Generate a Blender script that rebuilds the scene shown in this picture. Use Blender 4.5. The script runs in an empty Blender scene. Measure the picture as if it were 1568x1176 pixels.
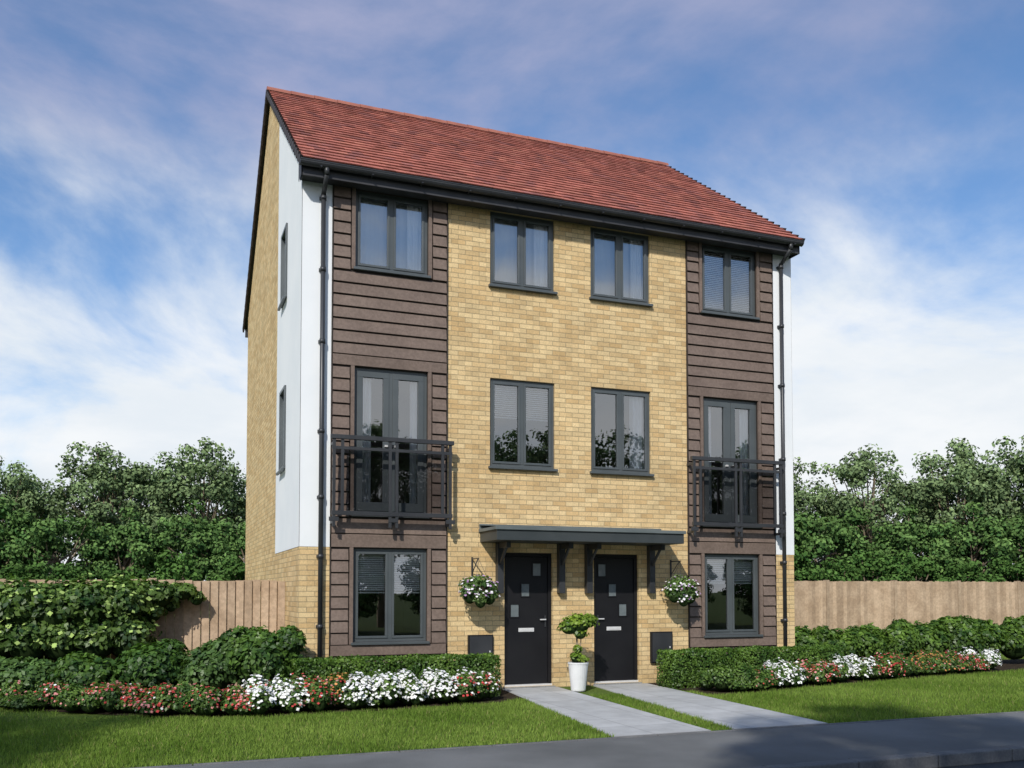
import bpy, math, random
import numpy as np
from mathutils import Vector
random.seed(4); rng=np.random.default_rng(7)
scene=bpy.context.scene
scene.view_settings.view_transform='Standard'; scene.view_settings.look='None'; scene.view_settings.exposure=0
R=math.radians
# ------------------------------------------------------------------ materials
def newmat(name):
    m=bpy.data.materials.new(name); m.use_nodes=True
    nt=m.node_tree; b=nt.nodes['Principled BSDF']
    return m,nt,b
def N(nt,t,**k):
    n=nt.nodes.new(t)
    for a,v in k.items(): setattr(n,a,v)
    return n
def math_(nt,op,a,b=None,c=None,clamp=False):
    n=nt.nodes.new('ShaderNodeMath'); n.operation=op; n.use_clamp=clamp
    for i,v in enumerate((a,b,c)):
        if v is None: continue
        if isinstance(v,(int,float)): n.inputs[i].default_value=v
        else: nt.links.new(v,n.inputs[i])
    return n.outputs[0]
def mixc(nt,f,a,b,blend='MIX'):
    n=nt.nodes.new('ShaderNodeMix'); n.data_type='RGBA'; n.blend_type=blend
    for sock,v in ((n.inputs[0],f),(n.inputs[6],a),(n.inputs[7],b)):
        if isinstance(v,(int,float)): sock.default_value=v
        elif isinstance(v,tuple): sock.default_value=(*v[:3],1)
        else: nt.links.new(v,sock)
    return n.outputs[2]
def noise(nt,vec,scale,detail=4,rough=.55,dist=0):
    n=nt.nodes.new('ShaderNodeTexNoise'); n.inputs['Scale'].default_value=scale
    n.inputs['Detail'].default_value=detail; n.inputs['Roughness'].default_value=rough
    n.inputs['Distortion'].default_value=dist
    if vec is not None: nt.links.new(vec,n.inputs['Vector'])
    return n.outputs['Fac']
def ramp(nt,f,a,b):
    n=nt.nodes.new('ShaderNodeMapRange'); n.clamp=True; n.interpolation_type='SMOOTHSTEP'
    nt.links.new(f,n.inputs[0]); n.inputs[1].default_value=a; n.inputs[2].default_value=b
    return n.outputs[0]
def objco(nt): return nt.nodes.new('ShaderNodeTexCoord').outputs['Object']
def bump(nt,b,h,strength,dist):
    n=nt.nodes.new('ShaderNodeBump'); n.inputs['Strength'].default_value=strength; n.inputs['Distance'].default_value=dist
    nt.links.new(h,n.inputs['Height']); nt.links.new(n.outputs[0],b.inputs['Normal'])
def noisy(name,c1,c2,scale=3,rough=.7,spec=.5,bumps=0,bscale=60,bdist=.003,fine=None,cell=None):
    m,nt,b=newmat(name); co=objco(nt)
    f=ramp(nt,noise(nt,co,scale,6),.3,.7)
    c=mixc(nt,f,c1,c2)
    if fine:
        f2=noise(nt,co,fine,3,.7); c=mixc(nt,ramp(nt,f2,.35,.65),mixc(nt,1.0,c,(.78,.78,.78),'MULTIPLY'),c)
    if cell:
        s=N(nt,'ShaderNodeSeparateXYZ'); nt.links.new(co,s.inputs[0])
        wn=N(nt,'ShaderNodeTexWhiteNoise'); wn.noise_dimensions='1D'; nt.links.new(math_(nt,'FLOOR',math_(nt,'DIVIDE',s.outputs[0 if cell[0]=='x' else 2],cell[1])),wn.inputs['W'])
        v=N(nt,'ShaderNodeMapRange'); nt.links.new(wn.outputs['Value'],v.inputs[0]); v.inputs[3].default_value=cell[2]; v.inputs[4].default_value=cell[3]
        c=mixc(nt,1.0,c,v.outputs[0],'MULTIPLY')
    nt.links.new(c,b.inputs['Base Color']); b.inputs['Roughness'].default_value=rough
    b.inputs['Specular IOR Level'].default_value=spec
    if bumps: bump(nt,b,noise(nt,co,bscale,4),bumps,bdist)
    return m
def wallco(nt):
    co=objco(nt); s=N(nt,'ShaderNodeSeparateXYZ'); nt.links.new(co,s.inputs[0])
    g=N(nt,'ShaderNodeNewGeometry'); s2=N(nt,'ShaderNodeSeparateXYZ'); nt.links.new(g.outputs['True Normal'],s2.inputs[0])
    ax=math_(nt,'ABSOLUTE',s2.outputs[0]); ay=math_(nt,'ABSOLUTE',s2.outputs[1])
    u=math_(nt,'ADD',math_(nt,'MULTIPLY',s.outputs[0],ay),math_(nt,'MULTIPLY',s.outputs[1],ax))
    c=N(nt,'ShaderNodeCombineXYZ'); nt.links.new(u,c.inputs[0]); nt.links.new(s.outputs[2],c.inputs[1])
    return c.outputs[0],co
def brickmat():
    m,nt,b=newmat('buff_brick'); uv,co=wallco(nt)
    t=N(nt,'ShaderNodeTexBrick'); nt.links.new(uv,t.inputs['Vector'])
    t.inputs['Scale'].default_value=1; t.inputs['Brick Width'].default_value=.225; t.inputs['Row Height'].default_value=.075
    t.inputs['Mortar Size'].default_value=.0052; t.inputs['Mortar Smooth'].default_value=.3; t.inputs['Bias'].default_value=-.2
    t.inputs['Color1'].default_value=(.69,.52,.28,1);t.inputs['Color2'].default_value=(.54,.355,.16,1);t.inputs['Mortar'].default_value=(.39,.30,.175,1)
    s=N(nt,'ShaderNodeSeparateXYZ'); nt.links.new(uv,s.inputs[0])
    row=math_(nt,'FLOOR',math_(nt,'DIVIDE',s.outputs[1],.075))
    off=math_(nt,'MULTIPLY',math_(nt,'MODULO',row,2.0),.5)
    col=math_(nt,'FLOOR',math_(nt,'ADD',math_(nt,'DIVIDE',s.outputs[0],.225),off))
    cc=N(nt,'ShaderNodeCombineXYZ'); nt.links.new(row,cc.inputs[0]); nt.links.new(col,cc.inputs[1])
    wn=N(nt,'ShaderNodeTexWhiteNoise'); wn.noise_dimensions='2D'; nt.links.new(cc.outputs[0],wn.inputs['Vector'])
    v=N(nt,'ShaderNodeMapRange'); nt.links.new(wn.outputs['Value'],v.inputs[0]); v.inputs[3].default_value=.89; v.inputs[4].default_value=1.12
    big=N(nt,'ShaderNodeMapRange'); nt.links.new(noise(nt,co,1.3,4),big.inputs[0]); big.inputs[1].default_value=.3;big.inputs[2].default_value=.7; big.inputs[3].default_value=.92; big.inputs[4].default_value=1.06
    fn=N(nt,'ShaderNodeMapRange'); nt.links.new(noise(nt,co,38,5,.7),fn.inputs[0]); fn.inputs[1].default_value=.3;fn.inputs[2].default_value=.7; fn.inputs[3].default_value=.78; fn.inputs[4].default_value=1.16
    k=math_(nt,'MULTIPLY',math_(nt,'MULTIPLY',v.outputs[0],big.outputs[0]),fn.outputs[0])
    c=mixc(nt,1.0,t.outputs['Color'],k,'MULTIPLY')
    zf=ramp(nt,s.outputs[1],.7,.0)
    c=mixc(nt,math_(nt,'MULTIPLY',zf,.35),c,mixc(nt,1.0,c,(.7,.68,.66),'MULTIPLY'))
    nt.links.new(c,b.inputs['Base Color']); b.inputs['Roughness'].default_value=.9; b.inputs['Specular IOR Level'].default_value=.2
    h=math_(nt,'ADD',math_(nt,'MULTIPLY',t.outputs['Fac'],-1.0),math_(nt,'MULTIPLY',noise(nt,co,90,3),.35))
    bump(nt,b,h,.8,.007)
    return m
M={}
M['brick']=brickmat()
M['render']=noisy('white_render',(.77,.80,.82),(.83,.85,.86),.9,.85,.2,.25,220,.002)
M['clad']=noisy('brown_weatherboard',(.172,.126,.102),(.21,.156,.127),2.5,.6,.3,.3,60,.002,fine=25,cell=('z',.178,.92,1.07))
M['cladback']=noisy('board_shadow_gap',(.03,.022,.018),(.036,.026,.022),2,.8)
M['frame']=noisy('grey_window_frame',(.068,.08,.085),(.085,.098,.103),2,.4,.5)
M['dark']=noisy('black_gutter_plastic',(.028,.03,.034),(.04,.042,.046),3,.4,.5)
M['fascia']=noisy('dark_fascia',(.03,.031,.036),(.045,.046,.052),3,.55,.4)
M['door']=noisy('charcoal_door',(.010,.010,.012),(.014,.014,.016),2,.42,.3)
M['canopy']=noisy('grey_canopy',(.035,.043,.045),(.048,.056,.058),2,.5,.4)
M['canopytop']=noisy('canopy_trim',(.10,.12,.12),(.14,.16,.16),2,.5,.4)
M['metal']=noisy('brushed_steel',(.55,.55,.55),(.62,.62,.62),8,.35,.6)
M['inner']=noisy('room_plaster',(.18,.15,.13),(.22,.19,.16),1,.9,.1)
M['curtain']=noisy('white_curtain',(.90,.90,.90),(.92,.92,.92),3,.9,.1)
M['sky_sheet']=noisy('pale_sky_sheet',(.62,.64,.65),(.68,.70,.71),3,.95,.05)  # pale tone stands in for sky reflected in the top panes
M['blind']=noisy('blind_slat',(.84,.83,.81),(.88,.87,.85),3,.6,.3)
M['fence']=noisy('fence_wood',(.42,.30,.20),(.55,.41,.285),2.2,.85,.2,.4,50,.003,fine=14,cell=('x',.125,.78,1.12))
M['pot']=noisy('pale_pot',(.62,.63,.63),(.70,.71,.71),6,.6,.4,.2,40,.002)
M['soil']=noisy('soil',(.03,.022,.015),(.06,.045,.03),9,.95,.1,.8,30,.02)
M['kerb']=noisy('concrete_kerb',(.24,.24,.235),(.32,.32,.31),4,.85,.2,.4,80,.003,fine=40)
M['roadkerb']=noisy('weathered_kerb',(.13,.132,.135),(.19,.19,.19),4,.85,.2,.4,80,.003,fine=40)
M['road']=noisy('road_asphalt',(.045,.047,.052),(.065,.067,.072),1.2,.8,.3,.7,120,.006,fine=120)
M['pavement']=noisy('pavement_asphalt',(.12,.125,.125),(.19,.195,.195),.7,.85,.3,.6,120,.005,fine=140)
M['bark']=noisy('bark',(.16,.13,.09),(.26,.21,.15),5,.9,.1,.6,20,.02)
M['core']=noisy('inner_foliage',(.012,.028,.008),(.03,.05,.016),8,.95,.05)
def lawnmat(name,k):
    m,nt,b=newmat(name); co=objco(nt)
    a=mixc(nt,ramp(nt,noise(nt,co,.7,5),.35,.65),(.12*k,.185*k,.034*k),(.17*k,.24*k,.052*k))
    a=mixc(nt,ramp(nt,noise(nt,co,55,4,.7),.35,.65),mixc(nt,1.0,a,(.5,.55,.5),'MULTIPLY'),a)
    nt.links.new(a,b.inputs['Base Color']); b.inputs['Roughness'].default_value=.95; b.inputs['Specular IOR Level'].default_value=.1
    bump(nt,b,noise(nt,co,70,4,.8),.8,.03)
    return m
M['lawn']=lawnmat('lawn_grass',1); M['rough']=lawnmat('rough_grass',.4)
def pavmat():
    m,nt,b=newmat('light_paving'); co=objco(nt)
    t=N(nt,'ShaderNodeTexBrick'); t.offset=.0; nt.links.new(co,t.inputs['Vector'])
    t.inputs['Scale'].default_value=1; t.inputs['Brick Width'].default_value=.6; t.inputs['Row Height'].default_value=.6
    t.inputs['Mortar Size'].default_value=.006; t.inputs['Color1'].default_value=(.54,.55,.55,1); t.inputs['Color2'].default_value=(.47,.48,.48,1); t.inputs['Mortar'].default_value=(.3,.3,.3,1)
    f=noise(nt,co,3,6,.65); c=mixc(nt,ramp(nt,f,.3,.7),mixc(nt,1.0,t.outputs['Color'],(.80,.80,.80),'MULTIPLY'),t.outputs['Color'])
    nt.links.new(c,b.inputs['Base Color']); b.inputs['Roughness'].default_value=.65
    bump(nt,b,math_(nt,'ADD',math_(nt,'MULTIPLY',t.outputs['Fac'],-1.0),math_(nt,'MULTIPLY',noise(nt,co,60,3),.3)),.5,.006)
    return m
M['paving']=pavmat()
def leafmat(name,trans=.3,gl=.04):
    m=bpy.data.materials.new(name); m.use_nodes=True; nt=m.node_tree; nt.nodes.clear()
    at=N(nt,'ShaderNodeAttribute'); at.attribute_name='col'
    d=N(nt,'ShaderNodeBsdfDiffuse'); nt.links.new(at.outputs['Color'],d.inputs[0]); out=d.outputs[0]
    if trans:
        t=N(nt,'ShaderNodeBsdfTranslucent'); tc=mixc(nt,1.0,at.outputs['Color'],(1.3,1.35,.6),'MULTIPLY'); nt.links.new(tc,t.inputs[0])
        a=N(nt,'ShaderNodeMixShader'); a.inputs[0].default_value=trans; nt.links.new(out,a.inputs[1]); nt.links.new(t.outputs[0],a.inputs[2]); out=a.outputs[0]
    if gl:
        g=N(nt,'ShaderNodeBsdfGlossy'); g.inputs['Roughness'].default_value=.45
        b=N(nt,'ShaderNodeMixShader'); b.inputs[0].default_value=gl; nt.links.new(out,b.inputs[1]); nt.links.new(g.outputs[0],b.inputs[2]); out=b.outputs[0]
    o=N(nt,'ShaderNodeOutputMaterial'); nt.links.new(out,o.inputs[0]); return m
M['leaf']=leafmat('leaf',.3,.03); M['petal']=leafmat('petal',0,0); M['blade']=leafmat('grass_blade',.3,0); M['tleaf']=leafmat('tree_leaf',0,0)
def tilemat():
    m,nt,b=newmat('clay_roof_tile'); co=objco(nt)
    at=N(nt,'ShaderNodeAttribute'); at.attribute_name='col'
    f=noise(nt,co,25,4,.7); c=mixc(nt,ramp(nt,f,.3,.7),mixc(nt,1.0,at.outputs['Color'],(.80,.79,.80),'MULTIPLY'),at.outputs['Color'])
    f2=noise(nt,co,1.1,4,.6); c=mixc(nt,ramp(nt,f2,.4,.7),c,mixc(nt,1.0,c,(.86,.88,.92),'MULTIPLY'))
    nt.links.new(c,b.inputs['Base Color']); b.inputs['Roughness'].default_value=.85; b.inputs['Specular IOR Level'].default_value=.25
    return m
M['tile']=tilemat()
def glassmat():
    m=bpy.data.materials.new('window_glass'); m.use_nodes=True; nt=m.node_tree; nt.nodes.clear()
    tr=N(nt,'ShaderNodeBsdfTransparent'); tr.inputs[0].default_value=(.97,.99,.99,1)
    g=N(nt,'ShaderNodeBsdfGlossy'); g.inputs['Roughness'].default_value=.0; g.inputs[0].default_value=(.97,.98,1,1)
    fr=N(nt,'ShaderNodeFresnel'); fr.inputs[0].default_value=1.5
    f=math_(nt,'ADD',math_(nt,'MULTIPLY',fr.outputs[0],1.5),.20,clamp=True)
    bn=N(nt,'ShaderNodeBump'); bn.inputs['Strength'].default_value=.05; bn.inputs['Distance'].default_value=.01
    nt.links.new(noise(nt,objco(nt),2.5,1),bn.inputs['Height']); nt.links.new(bn.outputs[0],g.inputs['Normal'])
    x=N(nt,'ShaderNodeMixShader'); nt.links.new(f,x.inputs[0]); nt.links.new(tr.outputs[0],x.inputs[1]); nt.links.new(g.outputs[0],x.inputs[2])
    o=N(nt,'ShaderNodeOutputMaterial'); nt.links.new(x.outputs[0],o.inputs[0]); return m
M['glass']=glassmat()
# ------------------------------------------------------------------ mesh helpers
def empty(name,loc=(0,0,0)):
    e=bpy.data.objects.new(name,None); e.location=loc; e.empty_display_size=.3
    scene.collection.objects.link(e); return e
class MB:
    def __init__(s): s.v=[];s.f=[];s.m=[];s.mats=[];s.sm=[]
    def mi(s,k):
        if k not in s.mats: s.mats.append(k)
        return s.mats.index(k)
    def poly(s,pts,k,sm=False):
        i=len(s.v); s.v+= [tuple(p) for p in pts]; s.f.append(tuple(range(i,i+len(pts)))); s.m.append(s.mi(k)); s.sm.append(sm)
    def box(s,x0,x1,y0,y1,z0,z1,k):
        i=len(s.v); s.v+=[(x0,y0,z0),(x1,y0,z0),(x1,y1,z0),(x0,y1,z0),(x0,y0,z1),(x1,y0,z1),(x1,y1,z1),(x0,y1,z1)]
        for f in ((0,3,2,1),(4,5,6,7),(0,1,5,4),(1,2,6,5),(2,3,7,6),(3,0,4,7)):
            s.f.append(tuple(i+a for a in f)); s.m.append(s.mi(k)); s.sm.append(False)
    def tube(s,p0,p1,r0,r1,k,n=10,cap=True):
        p0=Vector(p0);p1=Vector(p1); d=(p1-p0).normalized(); a=d.orthogonal().normalized(); b=d.cross(a)
        i=len(s.v)
        for p,r in ((p0,r0),(p1,r1)):
            for j in range(n):
                t=2*math.pi*j/n; s.v.append(tuple(p+a*(r*math.cos(t))+b*(r*math.sin(t))))
        for j in range(n):
            s.f.append((i+j,i+(j+1)%n,i+n+(j+1)%n,i+n+j)); s.m.append(s.mi(k)); s.sm.append(True)
        if cap:
            s.f.append(tuple(i+j for j in range(n))[::-1]); s.m.append(s.mi(k)); s.sm.append(False)
            s.f.append(tuple(i+n+j for j in range(n))); s.m.append(s.mi(k)); s.sm.append(False)
    def make(s,name,parent=None,bevel=0):
        me=bpy.data.meshes.new(name); me.from_pydata(s.v,[],s.f); me.update()
        for k in s.mats: me.materials.append(M[k])
        me.polygons.foreach_set('material_index',s.m); me.polygons.foreach_set('use_smooth',s.sm)
        o=bpy.data.objects.new(name,me); scene.collection.objects.link(o)
        if parent: o.parent=parent
        if bevel:
            b=o.modifiers.new('bev','BEVEL'); b.width=bevel; b.segments=2; b.limit_method='ANGLE'
        return o
def fast(name,V,nper,cols,matk,parent=None,link=True):
    n=len(V)//nper; me=bpy.data.meshes.new(name)
    me.vertices.add(len(V)); me.vertices.foreach_set('co',np.asarray(V,np.float32).ravel())
    me.loops.add(len(V)); me.loops.foreach_set('vertex_index',np.arange(len(V),dtype=np.int32))
    me.polygons.add(n); me.polygons.foreach_set('loop_start',np.arange(0,len(V),nper,dtype=np.int32))
    me.update(calc_edges=True)
    a=me.color_attributes.new('col','FLOAT_COLOR','POINT')
    c=np.ones((len(V),4),np.float32); c[:,:3]=np.repeat(cols,nper,axis=0); a.data.foreach_set('color',c.ravel())
    me.materials.append(M[matk])
    if not link: return me
    o=bpy.data.objects.new(name,me); scene.collection.objects.link(o)
    if parent: o.parent=parent
    return o
def norm(a): return a/np.maximum(np.linalg.norm(a,axis=1,keepdims=True),1e-9)
def leafV(P,Nn,size,w=.33):
    n=len(P); rv=rng.normal(size=(n,3)); t=norm(np.cross(Nn,rv)); b=np.cross(Nn,t)
    s=(size*rng.uniform(.65,1.25,n))[:,None]
    V=np.stack([P-t*s*.5,P+b*s*w+Nn*s*.06,P+t*s*.5,P-b*s*w+Nn*s*.06],axis=1)
    return V.reshape(-1,3)
def lum(P,seed=0,f=1.0):
    k=np.array([[1.7,2.3,1.1],[-2.9,1.3,2.1],[3.7,-3.1,1.9],[5.9,4.3,-5.1]])*f
    s=np.zeros(len(P))
    for i,q in enumerate(k): s+=np.sin(P@q+seed*1.7+i*2.1)/(1+.4*i)
    return s/2.2
def palette(P,base,tip,seed=0,f=1.0,jit=.22):
    w=np.clip(.5+.5*lum(P,seed,f)+rng.normal(0,.22,len(P)),0,1)[:,None]
    c=np.array(base)*(1-w)+np.array(tip)*w
    return c*rng.uniform(1-jit,1+jit,(len(P),1))
GREEN=((.04,.10,.018),(.14,.25,.045))
def blob_pts(c,rad,n,lump=.16,seed=0,shell=.3,zmin=0):
    d=norm(rng.normal(size=(n,3))); d[:,2]=np.where(d[:,2]<-.25,-d[:,2],d[:,2])
    f=1+lump*lum(d*2.0,seed,1.0)+lump*.6*lum(d*4.3,seed+3,1.0)
    rr=f*(1-shell*rng.random(n)**1.6)
    P=np.array(c)+d*rr[:,None]*np.array(rad)
    keep=P[:,2]>zmin
    nn=norm(d/np.array(rad)*max(rad)+np.array([0,0,.25])+rng.normal(0,.45,(n,3)))
    return P[keep],nn[keep]
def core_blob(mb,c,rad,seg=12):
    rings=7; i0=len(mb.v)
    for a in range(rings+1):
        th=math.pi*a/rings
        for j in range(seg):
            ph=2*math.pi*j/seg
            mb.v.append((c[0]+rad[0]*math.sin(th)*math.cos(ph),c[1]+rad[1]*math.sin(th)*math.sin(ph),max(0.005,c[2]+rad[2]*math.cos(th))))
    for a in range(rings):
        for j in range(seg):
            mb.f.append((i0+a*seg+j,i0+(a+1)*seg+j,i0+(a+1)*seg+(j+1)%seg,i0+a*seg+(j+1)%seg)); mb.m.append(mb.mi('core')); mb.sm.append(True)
def shrub(name,blobs,leaf=.06,dens=900,pal=GREEN,flowers=None,zmin=.01,parent=None):
    root=parent or empty(name,(blobs[0][0],blobs[0][1],0))
    ox,oy=root.location[0],root.location[1]
    Vs=[];Cs=[];FV=[];FC=[]; mb=MB()
    for i,(x,y,z,rx,ry,rz) in enumerate(blobs):
        area=4*math.pi*((rx*ry)**1.6+(rx*rz)**1.6+(ry*rz)**1.6)**(1/1.6)/3**(1/1.6)
        n=int(dens*area); sd=random.random()*20
        P,nn=blob_pts((x,y,z),(rx,ry,rz),n,seed=sd,zmin=zmin)
        Vs.append(leafV(P,nn,leaf)); c=palette(P,*pal,seed=sd,f=4)
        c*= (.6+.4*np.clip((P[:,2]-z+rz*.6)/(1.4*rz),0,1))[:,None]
        Cs.append(c)
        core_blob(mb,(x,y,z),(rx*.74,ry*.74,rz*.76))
        if flowers:
            for (fc,dn,fs) in flowers[i] if isinstance(flowers[i],list) else []:
                m=int(dn*area)
                P2,n2=blob_pts((x,y,z),(rx*1.04,ry*1.04,rz*1.05),m,seed=sd,shell=.08,zmin=max(zmin,.06))
                n2=norm(n2+np.array([0,-.3,.8]))
                for q in range(2): 
                    FV.append(leafV(P2+n2*.004*q,n2,fs,.5)); FC.append(np.array(fc)*rng.uniform(.75,1.15,(len(P2),1)))
    off=np.array([ox,oy,0])
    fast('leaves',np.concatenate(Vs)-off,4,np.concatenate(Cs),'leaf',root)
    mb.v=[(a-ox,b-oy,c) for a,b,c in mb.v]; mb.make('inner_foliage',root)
    if FV: fast('blossoms',np.concatenate(FV)-off,4,np.clip(np.concatenate(FC),0,.9),'petal',root)
    return root
def box_hedge(name,x0,x1,y0,y1,z1,leaf=.035,dens=3500,pal=GREEN,rough=.03,z0=0):
    root=empty(name,((x0+x1)/2,(y0+y1)/2,0)); off=np.array([(x0+x1)/2,(y0+y1)/2,0])
    P=[];Q=[]
    for (ax,sgn,area) in ((1,-1,(x1-x0)*(z1-z0)),(1,1,(x1-x0)*(z1-z0)),(2,1,(x1-x0)*(y1-y0)),(0,-1,(y1-y0)*(z1-z0)),(0,1,(y1-y0)*(z1-z0))):
        n=int(area*dens); p=np.stack([rng.uniform(x0,x1,n),rng.uniform(y0,y1,n),rng.uniform(z0,z1,n)],1)
        lo=(x0,y0,z0)[ax];hi=(x1,y1,z1)[ax]
        q=np.zeros((n,3)); q[:,ax]=sgn
        p[:,ax]=(hi if sgn>0 else lo)+sgn*(rough*lum(p,1,3.3)-.05*rng.random(n)**2)
        P.append(p);Q.append(norm(q+rng.normal(0,.5,(n,3))))
    P=np.concatenate(P);Q=np.concatenate(Q)
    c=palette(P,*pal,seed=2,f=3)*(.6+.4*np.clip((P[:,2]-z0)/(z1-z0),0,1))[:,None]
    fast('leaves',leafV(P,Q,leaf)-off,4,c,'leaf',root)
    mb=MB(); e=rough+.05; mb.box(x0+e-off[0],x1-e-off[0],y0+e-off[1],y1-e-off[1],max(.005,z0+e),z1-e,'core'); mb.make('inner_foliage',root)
    return root
# ------------------------------------------------------------------ HOUSE
W=8.58; WR=8.545; D=8.46; house=empty('brick_house')
wall=MB()
def grid_wall(mb,a0,a1,z0,z1,ops,mat,plane,rev=.13,axis='x',sgn=-1):
    xs=sorted({a0,a1,*[o[0] for o in ops],*[o[1] for o in ops]}); zs=sorted({z0,z1,*[o[2] for o in ops],*[o[3] for o in ops]})
    def P(a,d,z): return (a,plane+d,z) if axis=='x' else (plane+d,a,z)
    for i in range(len(xs)-1):
        for j in range(len(zs)-1):
            cx=(xs[i]+xs[i+1])/2; cz=(zs[j]+zs[j+1])/2
            if any(o[0]<cx<o[1] and o[2]<cz<o[3] for o in ops): continue
            mb.poly([P(xs[i],0,zs[j]),P(xs[i+1],0,zs[j]),P(xs[i+1],0,zs[j+1]),P(xs[i],0,zs[j+1])],mat)
    for o in ops:
        r=rev
        mb.poly([P(o[0],0,o[2]),P(o[0],r,o[2]),P(o[0],r,o[3]),P(o[0],0,o[3])],mat)
        mb.poly([P(o[1],0,o[2]),P(o[1],r,o[2]),P(o[1],r,o[3]),P(o[1],0,o[3])],mat)
        mb.poly([P(o[0],0,o[3]),P(o[0],r,o[3]),P(o[1],r,o[3]),P(o[1],0,o[3])],mat)
        mb.poly([P(o[0],0,o[2]),P(o[0],r,o[2]),P(o[1],r,o[2]),P(o[1],0,o[2])],mat)
def mir(o): return (W-o[1],W-o[0],*o[2:])
K1,K2=.43,2.19; BZ=2.14; TOP=7.50
GW=(.77,1.88,.764,2.13); FR=(.77,1.88,2.63,4.79); TW=(.77,1.88,6.26,7.43)
B1=(2.88,3.97,3.43,4.80); B2=(2.88,3.97,6.26,7.43); DR=(3.12,3.93,.03,2.10)
for m_ in (0,1):
    a,b=(0,K1) if not m_ else (W-K1,WR)
    grid_wall(wall,a,b,0,BZ,[],'brick',0); grid_wall(wall,a,b,BZ,TOP,[],'render',-.006)
    ops=[GW,FR,TW]; ops=[mir(o) for o in ops] if m_ else ops
    a,b=(K1,K2) if not m_ else (W-K2,W-K1)
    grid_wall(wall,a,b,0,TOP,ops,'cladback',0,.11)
grid_wall(wall,K2,W-K2,0,TOP,[B1,B2,DR,mir(B1),mir(B2),mir(DR)],'brick',0,.12)
wall.poly([(0,-.006,BZ),(K1,-.006,BZ),(K1,0,BZ),(0,0,BZ)],'render'); wall.poly([(W-K1,-.006,BZ),(WR,-.006,BZ),(WR,0,BZ),(W-K1,0,BZ)],'render')
EY,EZ=-.36,7.60; RY,RZ=4.23,10.93; SL=(RZ-EZ)/(RY-EY)
def rake(y): return EZ+(y-EY)*SL if y<=RY else EZ+(2*RY-EY-y)*SL
SY=2.8
SW1=(1.55,2.2,3.45,4.78); SW2=(1.55,2.2,6.2,7.40)
for sx,sg in ((0,-1),(WR,1)):
    ops=[SW1,SW2] if sx==0 else []
    px=sx+sg*.006
    grid_wall(wall,0,SY,0,BZ,[],'brick',sx,axis='y')
    grid_wall(wall,-.006,SY,BZ,7.45,ops,'render',px,.14 if sx==0 else -.1,axis='y')
    wall.poly([(px,-.006,7.45),(px,SY,7.45),(px,SY,rake(SY)-.09),(px,0,rake(0)-.09)],'render')
    grid_wall(wall,SY,D,0,7.45,[],'brick',sx,axis='y')
    wall.poly([(sx,SY,7.45),(sx,D,7.45),(sx,D,rake(D)-.09),(sx,RY,RZ-.09),(sx,SY,rake(SY)-.09)],'brick')
    wall.poly([(px,SY,BZ),(sx,SY,BZ),(sx,SY,rake(SY)-.09),(px,SY,rake(SY)-.09)],'render')
wall.poly([(0,D,0),(WR,D,0),(WR,D,7.7),(0,D,7.7)],'brick')
wall.make('walls',house)
inn=MB()
for z in (.02,2.42,5.1,7.47): inn.box(.2,W-.2,.2,3.4,z-.015,z+.015,'inner')
inn.box(.2,W-.2,3.4,3.5,0,7.5,'inner'); inn.box(4.24,4.34,.2,3.4,.04,7.45,'inner')
inn.box(2.4,2.48,.2,3.4,.04,7.45,'inner'); inn.box(W-2.48,W-2.4,.2,3.4,.04,7.45,'inner'); inn.box(W-.3,W-.2,.2,3.4,.04,7.45,'inner')
inn.make('rooms',house)
cl=MB(); PITCH=.178
def board(mb,x0,x1,z0,z1):
    yb,yt=-.038,-.013
    p=[(x0,yb,z0),(x1,yb,z0),(x1,yt,z1),(x0,yt,z1)]; q=[(x0,0.001,z0),(x1,0.001,z0),(x1,0.001,z1),(x0,0.001,z1)]
    mb.poly(p,'clad'); mb.poly([q[0],q[1],p[1],p[0]],'clad'); mb.poly([p[0],p[3],q[3],q[0]],'clad'); mb.poly([p[1],q[1],q[2],p[2]],'clad'); mb.poly([p[3],p[2],q[2],q[3]],'clad')
for m_ in (0,1):
    X0,X1=(K1,K2) if not m_ else (W-K2,W-K1)
    ops=[mir(o) for o in (GW,FR,TW)] if m_ else [GW,FR,TW]
    wx0,wx1=ops[0][0],ops[0][1]
    tw=.055
    def boards(z0,z1,split):
        n=max(1,round((z1-z0)/PITCH)); p=(z1-z0)/n
        for i in range(n):
            a=z0+i*p; b=a+p-.020
            if split:
                board(cl,X0+.022,wx0-tw-.018,a,b); board(cl,wx1+tw+.018,X1-.022,a,b)
            else: board(cl,X0+.022,X1-.022,a,b)
    def trim(z0,z1): cl.box(X0+.004,X1-.004,-.03,.0015,z0,z1,'clad')
    boards(.06,GW[2]-.20,False); trim(GW[2]-.19,GW[2]-.042)
    boards(GW[2]-.03,GW[3]+.0,True); trim(GW[3]+.012,GW[3]+.20)
    boards(GW[3]+.215,FR[2]-.055,False)
    boards(FR[2]-.045,FR[3],True); trim(FR[3]+.012,FR[3]+.16)
    boards(FR[3]+.175,TW[2]-.055,False); boards(TW[2]-.045,TW[3]+.02,True)
    for o in ops:
        for a,b in ((o[0]-tw,o[0]-.0015),(o[1]+.0015,o[1]+tw)): cl.box(a,b,-.033,.0015,o[2]-.03,o[3]+.008,'clad')
    cl.box(X0+.003,X0+.017,-.03,.0015,.02,TOP-.01,'cladback'); cl.box(X1-.017,X1-.003,-.03,.0015,.02,TOP-.01,'cladback')
cl.make('weatherboarding',house)
win=MB(); gl=MB(); dress=MB()
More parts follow.
